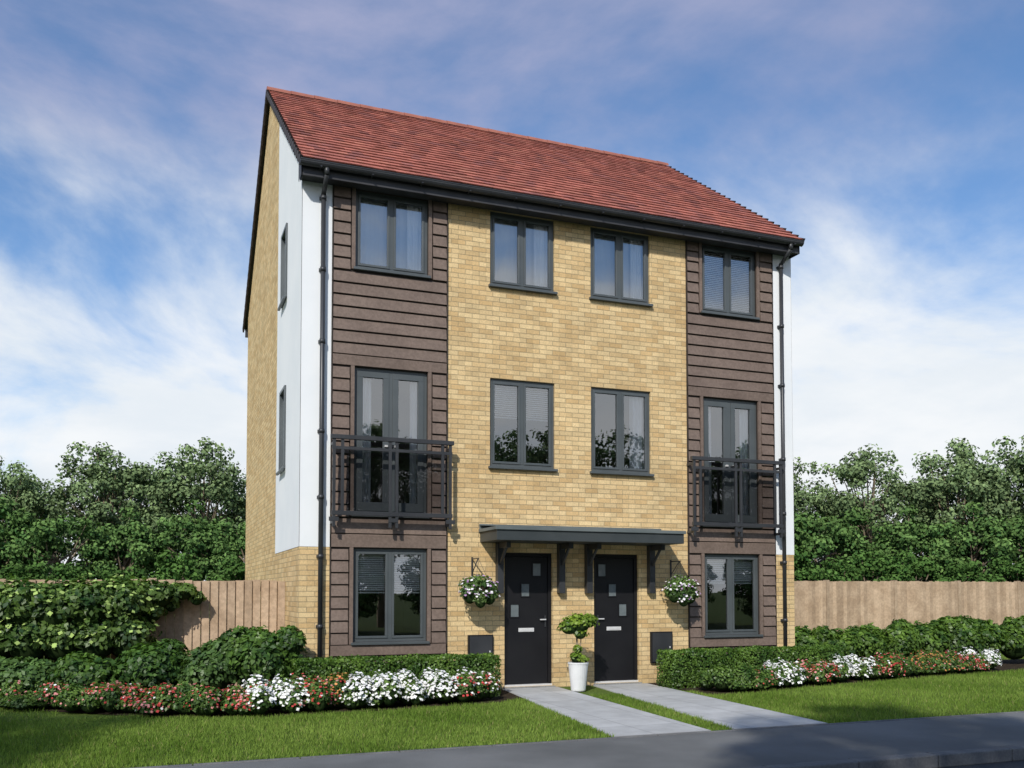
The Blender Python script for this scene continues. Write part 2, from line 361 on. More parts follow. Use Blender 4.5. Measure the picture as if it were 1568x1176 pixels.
def window(o,kind='casement',curt=None,blind=0,yp=.035,sky_sheet=False,sky_sheet_x=None):
    x0,x1,z0,z1=o; t=.05; xm=(x0+x1)/2; y0,y1=yp,yp+.07
    win.box(x0,x1,y0,y1,z1-t,z1,'frame'); win.box(x0,x1,y0,y1,z0,z0+t,'frame')
    win.box(x0,x0+t,y0,y1,z0+t,z1-t,'frame'); win.box(x1-t,x1,y0,y1,z0+t,z1-t,'frame')
    hw=.03; win.box(xm-hw,xm+hw,y0-.002,y1,z0+t,z1-t,'frame')
    s=.034 if kind=='casement' else .085
    for a,b in ((x0+t,xm-hw),(xm+hw,x1-t)):
        c,d=z0+t,z1-t; ya,yb=y0-.012,y1-.015
        sb=s if kind=='casement' else .13
        win.box(a,b,ya,yb,d-s,d,'frame'); win.box(a,b,ya,yb,c,c+sb,'frame'); win.box(a,a+s,ya,yb,c+sb,d-s,'frame'); win.box(b-s,b,ya,yb,c+sb,d-s,'frame')
        gl.poly([(a+s-.004,ya+.03,c+sb-.004),(b-s+.004,ya+.03+random.uniform(-.002,.002),c+sb-.004),(b-s+.004,ya+.03,d-s+.004),(a+s-.004,ya+.03,d-s+.004)],'glass')
        if kind!='casement': win.box((b-s+.02 if a<xm-.2 else a+.02),(b-.02 if a<xm-.2 else a+s-.02),ya-.035,ya-.001,z0+1.0,z0+1.03,'metal')
    win.box(x0-.03,x1+.03,-.065 if kind=='casement' else -.05,y0-.001,z0-.04,z0-.002,'frame')
    def drape(c0,c1,k,yo,amp,fq):
        n=int((c1-c0)/.012)+2; pts=[]
        for i in range(n):
            x=c0+(c1-c0)*i/(n-1); pts.append((x,y1+yo+amp*math.sin(x*fq)+amp*.4*math.sin(x*31)))
        for i in range(n-1):
            (xa,ya),(xb,yb)=pts[i],pts[i+1]
            dress.poly([(xa,ya,z0-.05),(xb,yb,z0-.05),(xb,yb,z1+.03),(xa,ya,z1+.03)],k,True)
    if curt:
        for (c0,c1) in curt: drape(c0,c1,'curtain',.022,.016,75)
    if sky_sheet: drape(*(sky_sheet_x or (x0,x1)),'sky_sheet',.065,.006,50)  # added full-width pale sheet behind the glass, imitates reflected sky
    if blind:
        k=int(blind*(z1-z0)/.032)
        for i in range(k):
            z=z1-.03-i*.032; dress.poly([(x0+.02,y1+.005,z-.012),(x1-.02,y1+.005,z-.012),(x1-.02,y1+.026,z+.012),(x0+.02,y1+.026,z+.012)],'blind')
        dress.box(x0+.02,x1-.02,y1+.005,y1+.03,z1-.03-k*.032-.02,z1-.03-k*.032,'blind')
window(GW,blind=.46); window(FR,'french',curt=[(.84,1.05),(1.64,1.86)]); window(TW,curt=[(1.58,1.86)],sky_sheet=True)
window(B2,curt=[(3.66,3.96)],sky_sheet=True); window(B1,blind=.42)
window(mir(B2),curt=[(5.40,5.69)],sky_sheet=True); window(mir(B1),curt=[(5.38,5.69)])
window(mir(TW),blind=.97); window(mir(FR),'french',curt=[(6.76,6.96),(7.52,7.78)]); window(mir(GW),blind=.34)
for o in (SW1,SW2):
    y0,y1,z0,z1=o
    for a,b,c,d in ((y0,y1,z1-.05,z1),(y0,y1,z0,z0+.05),(y0,y0+.05,z0+.05,z1-.05),(y1-.05,y1,z0+.05,z1-.05)):
        win.box(-.035,.07,a,b,c,d,'frame')
    win.box(-.075,-.036,y0-.03,y1+.03,z0-.04,z0-.002,'frame')
    gl.poly([(.03,y0+.05,z0+.05),(.03,y1-.05,z0+.05),(.03,y1-.05,z1-.05),(.03,y0+.05,z1-.05)],'glass')
win.make('window_frames',house,.003); gl.make('window_glass',house); dress.make('curtains_and_blinds',house)
dr=MB(); dgl=MB()
def door(o,mirror=False):
    x0,x1,z0,z1=o; t=.055
    dr.box(x0,x0+t,.05,.12,z0,z1,'door'); dr.box(x1-t,x1,.05,.12,z0,z1,'door'); dr.box(x0+t,x1-t,.05,.12,z1-t,z1,'door')
    dr.box(x0+t+.004,x1-t-.004,.075,.115,z0+.03,z1-t-.004,'door')
    dr.box(x0-.02,x1+.02,-.06,.118,0.0,z0-.002,'kerb'); dr.box(x0+.002,x1-.002,.02,.118,z0,z0+.028,'metal')
    def sq(fx,zz,w=.13,h=.19):
        cx=x0+(x1-x0)*fx
        for a,b,c,d in ((cx-w/2-.015,cx+w/2+.015,zz+h/2,zz+h/2+.015),(cx-w/2-.015,cx+w/2+.015,zz-h/2-.015,zz-h/2),(cx-w/2-.015,cx-w/2,zz-h/2,zz+h/2),(cx+w/2,cx+w/2+.015,zz-h/2,zz+h/2)):
            dr.box(a,b,.062,.0745,c,d,'door')
        dgl.poly([(cx-w/2,.071,zz-h/2),(cx+w/2,.071,zz-h/2),(cx+w/2,.071,zz+h/2),(cx-w/2,.071,zz+h/2)],'dglass')
    if not mirror: sq(.70,1.84); sq(.46,1.52); sq(.24,1.20)
    else: sq(.22,1.84); sq(.45,1.52); sq(.68,1.20)
    cx=x0+(x1-x0)*.48; dr.box(cx-.13,cx+.13,.064,.0745,.87,.93,'metal'); dr.box(cx-.10,cx+.10,.060,.0635,.882,.918,'metal')
    hx=x1-.1 if not mirror else x0+.1; 
    dr.box(hx-.012,hx+.012,.06,.0745,.94,1.12,'dark'); dr.box(hx-(.10 if not mirror else -.0),hx+(.0 if not mirror else .10),.03,.045,1.05,1.068,'metal'); dr.box(hx-.01,hx+.01,.045,.0595,1.05,1.068,'metal')
m,nt,b=newmat('door_glazing'); b.inputs['Roughness'].default_value=.08; M['dglass']=m
nt.links.new(mixc(nt,noise(nt,objco(nt),9,2),(.08,.10,.11),(.20,.23,.24)),b.inputs['Base Color'])
door(DR); door(mir(DR),True)
dr.make('front_doors',house,.003); dgl.make('door_lights',house)
ca=MB(); cx0,cx1=2.72,W-2.72
ca.box(cx0,cx1,-.75,-.001,2.25,2.40,'canopy')
ca.box(cx0-.025,cx1+.025,-.775,-.001,2.402,2.45,'canopytop')
ca.poly([(cx0-.02,-.77,2.451),(cx1+.02,-.77,2.451),(cx1+.02,-.002,2.51),(cx0-.02,-.002,2.51)],'canopytop')
ca.box(cx0-.015,cx1+.015,-.03,-.002,2.45,2.53,'canopytop')
for x in (4.05,W-4.05,3.02,W-2.92):
    ca.box(x-.05,x+.05,-.11,-.001,1.47,2.248,'dark')
    ca.box(x-.035,x+.035,-.45,-.111,2.16,2.248,'dark')
    ca.tube((x,-.10,1.92),(x,-.36,2.18),.026,.026,'dark',6)
ca.make('porch_canopy',house,.004)
mt=MB()
for x0 in (2.52,W-2.52-.40):
    mt.box(x0,x0+.40,-.05,-.001,.33,.84,'door'); mt.box(x0+.02,x0+.38,-.062,-.051,.35,.82,'dark'); mt.box(x0+.33,x0+.35,-.068,-.0625,.57,.60,'metal')
mt.make('meter_boxes',house,.004)
bal=MB()
for m_ in (0,1):
    x0,x1=(.42,2.21) if not m_ else (W-2.21,W-.42); xm=(x0+x1)/2; yb=-.20
    bal.box(x0-.02,x1+.02,yb-.035,yb+.035,3.68,3.74,'dark'); bal.box(x0,x1,yb-.018,yb+.018,3.53,3.575,'dark')
    bal.box(x0,x1,yb-.025,yb+.025,2.59,2.65,'dark')
    for x in (x0+.03,x0+.15,xm-.05,xm+.05,x1-.15,x1-.03):
        bal.box(x-.021,x+.021,yb-.0175,yb+.0175,2.42 if abs(x-xm)<.1 or abs(x-x0)<.05 or abs(x1-x)<.05 else 2.651,3.679,'dark')
    for x in (x0+.03,xm,x1-.03):
        for z in (2.47,3.60): bal.box(x-.02,x+.02,yb+.019,-.001,z,z+.04,'dark')
        bal.box(x-.07,x+.07,yb-.022,yb+.0,2.50,2.56,'dark')
    bal.poly([(x0+.17,yb+.003,2.66),(xm-.07,yb+.003,2.66),(xm-.07,yb+.003,3.52),(x0+.17,yb+.003,3.52)],'bglass')
    bal.poly([(xm+.07,yb+.003,2.66),(x1-.17,yb+.003,2.66),(x1-.17,yb+.003,3.52),(xm+.07,yb+.003,3.52)],'bglass')
def bg():
    m=bpy.data.materials.new('balustrade_glass'); m.use_nodes=True; nt=m.node_tree; nt.nodes.clear()
    tr=N(nt,'ShaderNodeBsdfTransparent'); tr.inputs[0].default_value=(.60,.60,.61,1)
    g=N(nt,'ShaderNodeBsdfGlossy'); g.inputs['Roughness'].default_value=.0
    x=N(nt,'ShaderNodeMixShader'); x.inputs[0].default_value=.05; nt.links.new(tr.outputs[0],x.inputs[1]); nt.links.new(g.outputs[0],x.inputs[2])
    o=N(nt,'ShaderNodeOutputMaterial'); nt.links.new(x.outputs[0],o.inputs[0]); return m
M['bglass']=bg()
bal.make('juliet_balconies',house,.002)
gu=MB(); vx0,vx1=-.06,8.53
gx0,gx1=vx0-.03,vx1+.0
gu.box(vx0+.02,vx1-.02,-.28,-.25,7.40,7.585,'fascia'); gu.box(vx0+.02,vx1-.02,-.249,-.008,7.432,7.45,'fascia')
n=8
for i in range(n):
    a0=math.pi+math.pi*i/n; a1=math.pi+math.pi*(i+1)/n; rr=.062; cy,cz=-.345,7.575
    P0=(cy+rr*math.cos(a0),cz+1.1*rr*math.sin(a0)); P1=(cy+rr*math.cos(a1),cz+1.1*rr*math.sin(a1))
    gu.poly([(gx0,*P0),(gx1,*P0),(gx1,*P1),(gx0,*P1)],'dark',True)
for x in (gx0-.001,gx1+.001): gu.poly([(x,-.345+.062*math.cos(math.pi+math.pi*i/n),7.575+.068*math.sin(math.pi+math.pi*i/n)) for i in range(n+1)],'dark')
gu.box(gx0,gx1,-.412,-.404,7.572,7.584,'dark')
for i in range(12):
    x=.2+i*.74; gu.box(x-.012,x+.012,-.412,-.283,7.50,7.512,'dark')
for x in (.29,W-.29):
    gu.tube((x,-.345,7.54),(x,-.345,7.42),.036,.036,'dark',12); gu.tube((x,-.345,7.43),(x,-.07,7.24),.034,.034,'dark',12); gu.tube((x,-.07,7.26),(x,-.07,.0),.034,.034,'dark',14)
    for z in (7.2,6.15,5.1,3.8,2.85,2.0,1.0): gu.tube((x,-.07,z-.03),(x,-.07,z+.03),.043,.043,'dark',14); gu.box(x-.05,x+.05,-.04,-.007,z-.02,z+.02,'dark')
for x0,x1 in ((vx0+.0,vx0+.018),(vx1-.018,vx1)):
    gu.poly([(x0,-.28,7.40),(x0,-.0,7.40),(x0,.0,rake(0)-.03),(x0,-.28,7.6)],'fascia'); gu.poly([(x1,-.28,7.40),(x1,-.0,7.40),(x1,.0,rake(0)-.03),(x1,-.28,7.6)],'fascia')
gu.box(vx0+.02,vx1-.02,D+.25,D+.28,7.40,7.585,'fascia')
gu.make('gutters_and_downpipes',house)
SLen=math.hypot(RY-EY,RZ-EZ); rows=27; rp=SLen/rows; tw=.168
V=[];C=[]
def addtile(x0,x1,s0,s1,side,col):
    dy=(RY-EY)/SLen; dz=(RZ-EZ)/SLen
    def pt(x,s,h):
        y=EY+dy*s-dz*h; z=EZ+dz*s+dy*h
        return (x,y if side==0 else 2*RY-y,z)
    lo=.034+random.uniform(-.003,.003); th=.018
    a=[pt(x0,s0,lo),pt(x1,s0,lo+random.uniform(-.002,.002)),pt(x1,s1,.012),pt(x0,s1,.012)]
    b=[pt(x0,s0,lo-th),pt(x1,s0,lo-th),pt(x1,s1,-.004),pt(x0,s1,-.004)]
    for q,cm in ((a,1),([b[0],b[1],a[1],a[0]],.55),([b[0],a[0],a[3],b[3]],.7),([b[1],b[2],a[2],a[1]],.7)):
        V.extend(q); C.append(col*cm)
base=np.array([.44,.150,.108])
for side in (0,1):
    for rI in range(rows):
        s0=rI*rp; s1=s0+rp+.03; off=(rI%2)*tw/2; x=vx0-off
        rowk=random.uniform(.92,1.07)
        while x<vx1-.001:
            a=max(x+.0015,vx0); b=min(x+tw-.0015,vx1)
            if b-a>.02:
                t=random.random(); col=base*random.uniform(.78,1.18)*rowk
                if t<.12: col=col*np.array([.8,.88,1.0])
                elif t>.9: col=col*np.array([1.1,1.2,1.15])
                addtile(a,b,s0,s1,side,col)
            x+=tw
roof=fast('roof_tiles',np.array(V),4,np.array(C),'tile',house)
M['verge']=noisy('dark_dry_verge',(.035,.028,.028),(.05,.04,.04),3,.7)
rf=MB()
for side in (0,1):
    f=lambda y:(y if side==0 else 2*RY-y)
    rf.poly([(vx0+.01,f(EY+.02),EZ-.02),(vx1-.01,f(EY+.02),EZ-.02),(vx1-.01,RY,RZ-.02),(vx0+.01,RY,RZ-.02)],'fascia')
    for xs in ((vx0-.035,vx0-.001),(vx1+.001,vx1+.035)):
        for i in range(rows):
            s0=i*rp; dy=(RY-EY)/SLen; dz=(RZ-EZ)/SLen
            def pt(x,s,h): 
                y=EY+dy*s-dz*h; return (x,f(y),EZ+dz*s+dy*h)
            lo,hi=-.10,.050
            A=[pt(xs[0],s0,lo),pt(xs[0],s0+rp+.02,lo+.055),pt(xs[0],s0+rp+.02,hi-.045),pt(xs[0],s0-.01,hi)]
            B=[(xs[1],p[1],p[2]) for p in A]
            k='verge'
            rf.poly(A,k); rf.poly(B,k)
            for j in range(4): rf.poly([A[j],A[(j+1)%4],B[(j+1)%4],B[j]],k)
rf.make('roof_verges',house)
rd=MB(); M['ridge']=noisy('ridge_tile',(.27,.095,.07),(.35,.13,.09),5,.85)
x=vx0-.02
while x<vx1-.05:
    x2=min(x+.44,vx1+.02); nn=8
    for i in range(nn):
        a0=math.pi*i/nn; a1=math.pi*(i+1)/nn
        p=lambda a,rr:(RY+rr*math.cos(a),RZ-.035+rr*.9*math.sin(a))
        rd.poly([(x,*p(a0,.12)),(x2-.006,*p(a0,.113)),(x2-.006,*p(a1,.113)),(x,*p(a1,.12))],'ridge',True)
    rd.poly([(x,*p(math.pi*i/nn,.12)) for i in range(nn+1)],'ridge')
    x=x2
rd.make('ridge_tiles',house)
# ------------------------------------------------------------------ ground
def sheet(name,pts,z,mat):
    mb=MB(); mb.poly([(x,y,z) for x,y in pts],mat); return mb.make(name)
sheet('ground',[(-900,-900),(900,-900),(900,900),(-900,900)],-.13,'rough')
LA=empty('lawn'); lb=MB(); lb.box(-70,90,-4.8,75,-.12,-.002,'lawn'); lb.make('turf',LA)
rdm=MB(); rdm.box(-120,120,-13.2,-6.78,-.129,-.115,'road'); rdm.make('road')
pv=MB(); pv.box(-120,120,-6.62,-4.86,-.12,0,'pavement'); pv.make('pavement')
kb=MB(); x=-40
while x<60: kb.box(x,x+.905,-6.775,-6.625,-.12,.003,'roadkerb'); x+=.915
kb.make('kerb',None,.012)
ke=MB(); x=-40
while x<60: ke.box(x,x+.905,-4.855,-4.803,-.1,.008,'roadkerb'); x+=.915
ke.make('edging_kerb',None,.006)
pth=MB()
P1=[(2.52,-4.80),(3.68,-4.80),(3.98,-.07),(3.06,-.07)]; P2=[(3.98,-4.80),(5.22,-4.80),(5.56,-.07),(4.60,-.07)]
for P in (P1,P2):
    pth.poly([(x,y,.012) for x,y in P],'paving')
    for j in range(4):
        a,b=P[j],P[(j+1)%4]; pth.poly([(a[0],a[1],-.05),(b[0],b[1],-.05),(b[0],b[1],.012),(a[0],a[1],.012)],'paving')
pth.make('garden_path')
bed=MB()
BL=[(-12,3),(-5.0,1.2),(-3.95,.45),(-3.1,-.45),(-1.85,-1.52),(-.75,-1.9),(.9,-1.82),(2.45,-1.6),(3.04,-1.2),(3.04,-.01),(0,-.01),(0,1.48),(-12,3.0)]
BR=[(5.6,-.01),(5.6,-1.85),(6.2,-1.85),(8.5,-1.25),(10.8,-.8),(13.3,-.38),(18,.1),(18,1.8),(8.7,1.6),(8.7,-.01)]
bed.poly([(x,y,.006) for x,y in BL[:-1]],'soil'); bed.poly([(x,y,.006) for x,y in BR],'soil'); bed.make('flower_bed_soil')
def inside(px,py,poly):
    c=np.zeros(len(px),bool); n=len(poly)
    for i in range(n):
        x0,y0=poly[i]; x1,y1=poly[(i+1)%n]
        if y0==y1: continue
        k=((y0>py)!=(y1>py))&(px<(x1-x0)*(py-y0)/(y1-y0)+x0); c^=k
    return c
def grass(x0,x1,y0,y1,n,h):
    px=rng.uniform(x0,x1,n); py=rng.uniform(y0,y1,n)
    k=~(inside(px,py,P1)|inside(px,py,P2)|inside(px,py,BL)|inside(px,py,BR)); px=px[k];py=py[k]; n=len(px)
    tuft=1+.35*np.sin(px*9.1+2*np.sin(py*7))*np.sin(py*11.3)
    a=rng.uniform(0,2*np.pi,n); hh=h*rng.uniform(.5,1.3,n)*tuft; w=.0045; ln=rng.uniform(.0,.9,n)*hh; b=rng.uniform(0,2*np.pi,n)
    z=np.full(n,-.004)
    V=np.stack([np.stack([px-np.cos(a)*w,py-np.sin(a)*w,z],1),np.stack([px+np.cos(a)*w,py+np.sin(a)*w,z],1),np.stack([px+np.cos(b)*ln,py+np.sin(b)*ln,hh],1)],1).reshape(-1,3)
    P=np.stack([px,py,z],1); c=palette(P,(.12,.20,.032),(.235,.33,.07),1,.8,.35)
    dry=rng.random(n)<.03; c[dry]=np.array([.36,.33,.14])
    return V,c
gs=[grass(-4.5,6.5,-4.79,-1.3,115000,.038),grass(6.5,14,-4.79,-.2,60000,.042),grass(14,24,-4.79,2,40000,.045),grass(-9,-3,-4.79,1.5,30000,.04),grass(8.7,24,1.5,8,30000,.06)]
fast('grass_blades',np.concatenate([g[0] for g in gs]),3,np.concatenate([g[1] for g in gs]),'blade',LA)
def fence(name,x0,x1,y,h,seed=0):
    rr=random.Random(seed); root=empty(name,(x0,y,0)); mb=MB(); x=0; L=x1-x0
    while x<L:
        w=.125; lean=rr.uniform(-.003,.003); hh=h+rr.uniform(-.014,.014)
        mb.poly([(x,-.001,.04),(x+w-.004,-.030,.04),(x+w-.004+lean,-.030,hh),(x+lean,-.001,hh)],'fence')
        mb.poly([(x+w-.004,-.030,.04),(x+w-.004,.005,.04),(x+w-.004+lean,.005,hh),(x+w-.004+lean,-.030,hh)],'fence')
        mb.poly([(x+lean,-.001,hh),(x+w-.004+lean,-.030,hh),(x+w-.004+lean,.01,hh),(x+lean,.01,hh)],'fence')
        x+=w
    for z in (.35,.95,1.5): mb.box(0,L,.012,.06,z,z+.08,'fence')
    x=0
    while x<L: mb.box(x+.004,x+.116,-.045 if x>0 else .012,.10,0,h+.03,'fence'); x+=2.5
    mb.box(0,L,-.034,.011,.0,.14,'fence'); mb.make('boards',root); return root
fence('wooden_fence',W+.05,42,8.3,1.80,1); fence('wooden_fence',-12,-.02,1.5,1.67,2)
# ------------------------------------------------------------------ planting
bl=[]
for x in np.arange(-9.5,-2.3,.42): bl.append((x,1.02+random.uniform(-.08,.08),1.27+random.uniform(-.05,.03),.42,.42,.40)); bl.append((x+.1,1.0+random.uniform(-.05,.05),.82,.38,.36,.40))
bl+=[(-2.25,1.1,1.34,.38,.34,.34),(-1.9,1.18,1.42,.32,.28,.22),(-1.55,1.25,1.48,.25,.2,.15),(-1.32,1.3,1.38,.12,.12,.12),(-2.35,1.12,1.02,.28,.28,.26),(-1.95,1.2,1.2,.2,.2,.2),(-1.68,1.28,1.3,.12,.1,.14)]
shrub('climbing_hedge',bl,.09,560,((.025,.075,.014),(.16,.26,.055)),flowers=[[((.34,.46,.14),16,.075)] for _ in bl],zmin=.15)
SH=[((-.55,-.30),1.0,.56),((-1.15,-.2),.82,.5),((-1.9,.1),.80,.55),((-2.7,.1),.68,.5),((-3.45,.4),.62,.52),((-4.3,.8),.66,.6),((-.1,.1),.75,.4)]
for i,((x,y),h,rr) in enumerate(SH):
    b=[(x,y,h*.48,rr*.9,rr*.9,h*.48)]+[(x+random.uniform(-.4,.4)*rr*1.7,y+random.uniform(-.35,.3)*rr,h*random.uniform(.45,.82),rr*.4,rr*.4,h*.24) for _ in range(8)]
    shrub('green_shrub',b,.08,800,[((.03,.08,.016),(.13,.24,.04)),((.045,.10,.025),(.15,.26,.07)),((.025,.07,.016),(.10,.20,.035))][i%3])
box_hedge('box_hedge',-.15,2.7,-.95,-.50,.585,.04,3200,((.045,.11,.018),(.17,.29,.05))); box_hedge('box_hedge',5.5,8.78,-.95,-.50,.575,.04,3000,((.045,.11,.018),(.17,.29,.05)))
x=9.35
while x<18:
    h=random.uniform(.82,.98); rr=random.uniform(.46,.56); y=.75+random.uniform(-.1,.1)
    b=[(x,y,h*.46,rr*.9,rr*.85,h*.48)]+[(x+random.uniform(-.6,.6)*rr,y+random.uniform(-.45,.2)*rr,h*random.uniform(.5,.8),rr*.38,rr*.38,h*.24) for _ in range(7)]
    shrub('green_shrub',b,.085,600,((.035,.09,.016),(.17,.29,.045))); x+=rr*1.45
RED=(.50,.07,.065); PINK=(.64,.27,.25); WHITE=(.88,.88,.85); ORG=(.62,.28,.10)
def border(name,line,colours,h=.30,r0=.24,n=16):
    pts=[]; L=[0]
    for a,b in zip(line[:-1],line[1:]): L.append(L[-1]+math.dist(a,b))
    for i in range(n):
        s=L[-1]*(i+.5)/n
        for j in range(len(line)-1):
            if L[j]<=s<=L[j+1]:
                t=(s-L[j])/(L[j+1]-L[j]); pts.append((line[j][0]*(1-t)+line[j+1][0]*t,line[j][1]*(1-t)+line[j+1][1]*t,s/L[-1]))
    bl=[];fl=[]
    for (x,y,t) in pts:
        for q in range(5):
            c=colours[min(len(colours)-1,max(0,int(t*len(colours)+random.uniform(-.35,.35))))]
            hh=h*random.uniform(.6,1.25); rr=r0*random.uniform(.45,.9)
            bl.append((x+random.uniform(-.18,.18),y+random.uniform(-.26,.28),hh*.5,rr,rr,hh*.55))
            fl.append([(cc,dn*random.uniform(.1,1.6),fs) for cc,dn,fs in c])
    shrub(name,bl,.045,1150,((.045,.11,.02),(.18,.29,.06)),flowers=fl)
w_=[(WHITE,230,.048),(WHITE,120,.034)]; rd_=[(RED,105,.036),(PINK,75,.036),(WHITE,14,.035)]; mx=[(WHITE,80,.042),(RED,70,.036),(PINK,50,.038)]; og=[(ORG,85,.034),(RED,30,.033),(PINK,35,.034)]; gr=[(RED,30,.03),(PINK,26,.033)]; g0=[]
border('flower_border',[(-4.3,1.0),(-3.55,.15),(-2.9,-.3),(-1.75,-1.25),(-.75,-1.68)],[g0,g0,gr,rd_,gr,rd_,rd_,gr,rd_],n=17)
border('flower_border',[(-.75,-1.62),(-.1,-1.62),(.5,-1.55),(1.0,-1.45),(1.7,-1.4),(2.35,-1.35)],[w_,mx,rd_,og,w_,w_,w_,w_,w_,mx],n=14,h=.34)
border('flower_border',[(5.85,-1.5),(6.7,-1.45),(8.4,-.95),(10.8,-.45),(13.0,-.1)],[g0,gr,w_,rd_,gr,w_,rd_,gr,og,og,rd_,w_],n=30,h=.32)
for x in (2.59,6.06):
    root=empty('hanging_basket',(x,-.30,0)); mb=MB()
    mb.box(-.012,.012,.285,.299,1.72,2.02,'dark'); mb.box(-.008,.008,-.02,.285,1.985,2.0,'dark'); mb.tube((0,.28,1.78),(0,.02,1.99),.007,.007,'dark',6)
    for a in range(3):
        t=a*2.094; mb.tube((0,0,1.985),(.2*math.cos(t),.2*math.sin(t),1.60),.003,.003,'dark',5)
    n=14
    for i in range(5):
        a0=math.pi/2*i/5; a1=math.pi/2*(i+1)/5
        for j in range(n):
            t0=2*math.pi*j/n;t1=2*math.pi*(j+1)/n; q=lambda a,t:(.2*math.cos(a)*math.cos(t),.2*math.cos(a)*math.sin(t),1.58-.18*math.sin(a))
            mb.poly([q(a0,t0),q(a0,t1),q(a1,t1),q(a1,t0)],'soil',True)
    mb.make('basket_and_bracket',root)
    b=[(x,-.30,1.53,.28,.24,.21),(x-.15,-.36,1.46,.15,.13,.19),(x+.16,-.34,1.44,.14,.12,.19),(x,-.4,1.38,.13,.1,.17)]
    shrub('x',b,.05,1300,((.05,.12,.03),(.19,.30,.07)),flowers=[[((.85,.82,.85),70,.045),((.55,.35,.6),45,.04)] for _ in b],parent=root)
root=empty('potted_plant',(4.03,-.72,0)); mb=MB(); n=24
prof=[(.0,.015),(.105,.015),(.11,.03),(.15,.41),(.158,.415),(.158,.44),(.14,.44),(.135,.40),(0,.40)]
for (r0,z0),(r1,z1),mk in zip(prof[:-1],prof[1:],['pot']*7+['soil']):
    for j in range(n):
        a=2*math.pi*j/n;b=2*math.pi*(j+1)/n
        mb.poly([(r0*math.cos(a),r0*math.sin(a),z0),(r0*math.cos(b),r0*math.sin(b),z0),(r1*math.cos(b),r1*math.sin(b),z1),(r1*math.cos(a),r1*math.sin(a),z1)],mk,True)
for k in range(3): mb.tube((random.uniform(-.02,.02),random.uniform(-.02,.02),.39),(random.uniform(-.05,.05),random.uniform(-.05,.05),.9),.011,.007,'bark',7)
mb.make('pot_and_stems',root)
b=[(4.03,-.72,1.0,.24,.22,.17),(3.87,-.75,.95,.17,.14,.12),(4.21,-.7,1.04,.16,.14,.12),(4.05,-.75,.86,.12,.12,.1),(4.02,-.72,.62,.07,.07,.09),(4.0,-.72,.50,.11,.11,.10),(4.08,-.76,.47,.1,.1,.08)]
shrub('x',b,.065,600,((.08,.17,.02),(.28,.40,.05)),parent=root)
# ------------------------------------------------------------------ trees
def tree_meshes(seed,h,r,base,ncl,leaf,nper,pal):
    rg=random.Random(seed); mb=MB(); tp=Vector((rg.uniform(-.2,.2),rg.uniform(-.2,.2),max(h*.55,base*1.15)))
    mb.tube((0,0,-.1),(tp*.5)[:],.02*h,.0135*h,'bark',8,False); mb.tube((tp*.5)[:],tp[:],.0135*h,.007*h,'bark',8,False)
    P=[];Q=[];C=[]; cz=(h+base)/2; rz=(h-base)/2
    for i in range(ncl):
        d=np.array([rg.gauss(0,1),rg.gauss(0,1),rg.gauss(0,1)]); d/=np.linalg.norm(d)
        q=rg.uniform(.35,1)**.5*rg.uniform(.82,1.0); rc=rg.uniform(.14,.25)*r
        c=np.array([d[0]*q*(r-rc*.8),d[1]*q*(r-rc*.8),cz+d[2]*q*(rz-rc*.8)])
        if i%2==0:
            s=tp*rg.uniform(.35,1) if base<2.5 else tp*rg.uniform(.8,1); mid=(s+Vector(c))*.5+Vector((0,0,-.15*r*.3)); mb.tube(s[:],mid[:],.055,.035,'bark',5,False); mb.tube(mid[:],c,.035,.014,'bark',5,False)
        n=int(nper*(rc/(.2*r))**2); dd=norm(rng.normal(size=(n,3))); rr=rng.random(n)**.45
        p=c+dd*rr[:,None]*rc*np.array([1.15,1.15,.8])
        P.append(p); Q.append(norm(dd+np.array([0,0,.35])+rng.normal(0,.5,(n,3))))
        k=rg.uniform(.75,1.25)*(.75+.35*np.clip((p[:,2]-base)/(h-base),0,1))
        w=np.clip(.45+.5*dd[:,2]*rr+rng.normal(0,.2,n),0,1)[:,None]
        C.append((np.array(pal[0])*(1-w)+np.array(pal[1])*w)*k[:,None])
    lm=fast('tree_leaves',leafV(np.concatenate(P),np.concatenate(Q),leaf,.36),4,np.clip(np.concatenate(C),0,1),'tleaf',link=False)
    wo=mb.make('tree_wood'); wm=wo.data; bpy.data.objects.remove(wo)
    return wm,lm
TP=((.095,.15,.07),(.23,.31,.135)); BP=((.045,.105,.033),(.145,.24,.07)); DP=((.03,.075,.02),(.10,.185,.045))
T=[tree_meshes(10+i,8.2,2.4+.15*i,1.6,105,.16,125,TP) for i in range(4)]
Bm=[tree_meshes(30+i,5.0,1.9,.0,75,.15,115,BP) for i in range(3)]
Cm=[tree_meshes(40+i,3.0,1.45,-.3,60,.13,105,DP) for i in range(2)]
bg_root=empty('background_trees')
def place(ms,x,y,s,sz=None,root=None):
    rot=random.uniform(0,6.28); m=random.choice(ms)
    for me,nm in zip(m,('branches','foliage')):
        o=bpy.data.objects.new(nm,me); o.location=(x,y,-.05); o.scale=(s,s,sz or s); o.rotation_euler=(0,0,rot); scene.collection.objects.link(o); o.parent=root or bg_root
for x,y,h in ((-15.6,32.5,8),(-11.6,31,7.6),(-7.9,29.7,7.5),(-4.0,28.2,8.3),(-.2,26.9,8.3),(3.8,27,8),(18,20.5,7.5),(22.6,18.4,7.5),(25.6,16.9,8.1),(28.9,15.5,8.3),(32,14.4,8.8),(35.5,13.2,9),(39.5,12,8.6)):
    place(T,x,y,h/8.2*1.0); 
def belt(ms,F,r0,r1,step,hb,h0):
    r_=r0
    while r_<r1:
        f=F+random.uniform(-1,1); x=-1.9+.933*r_+.36*f; y=-13.34-.36*r_+.933*f
        place(ms,x,y,random.uniform(.9,1.12)*h0/hb); r_+=step*random.uniform(.8,1.15)
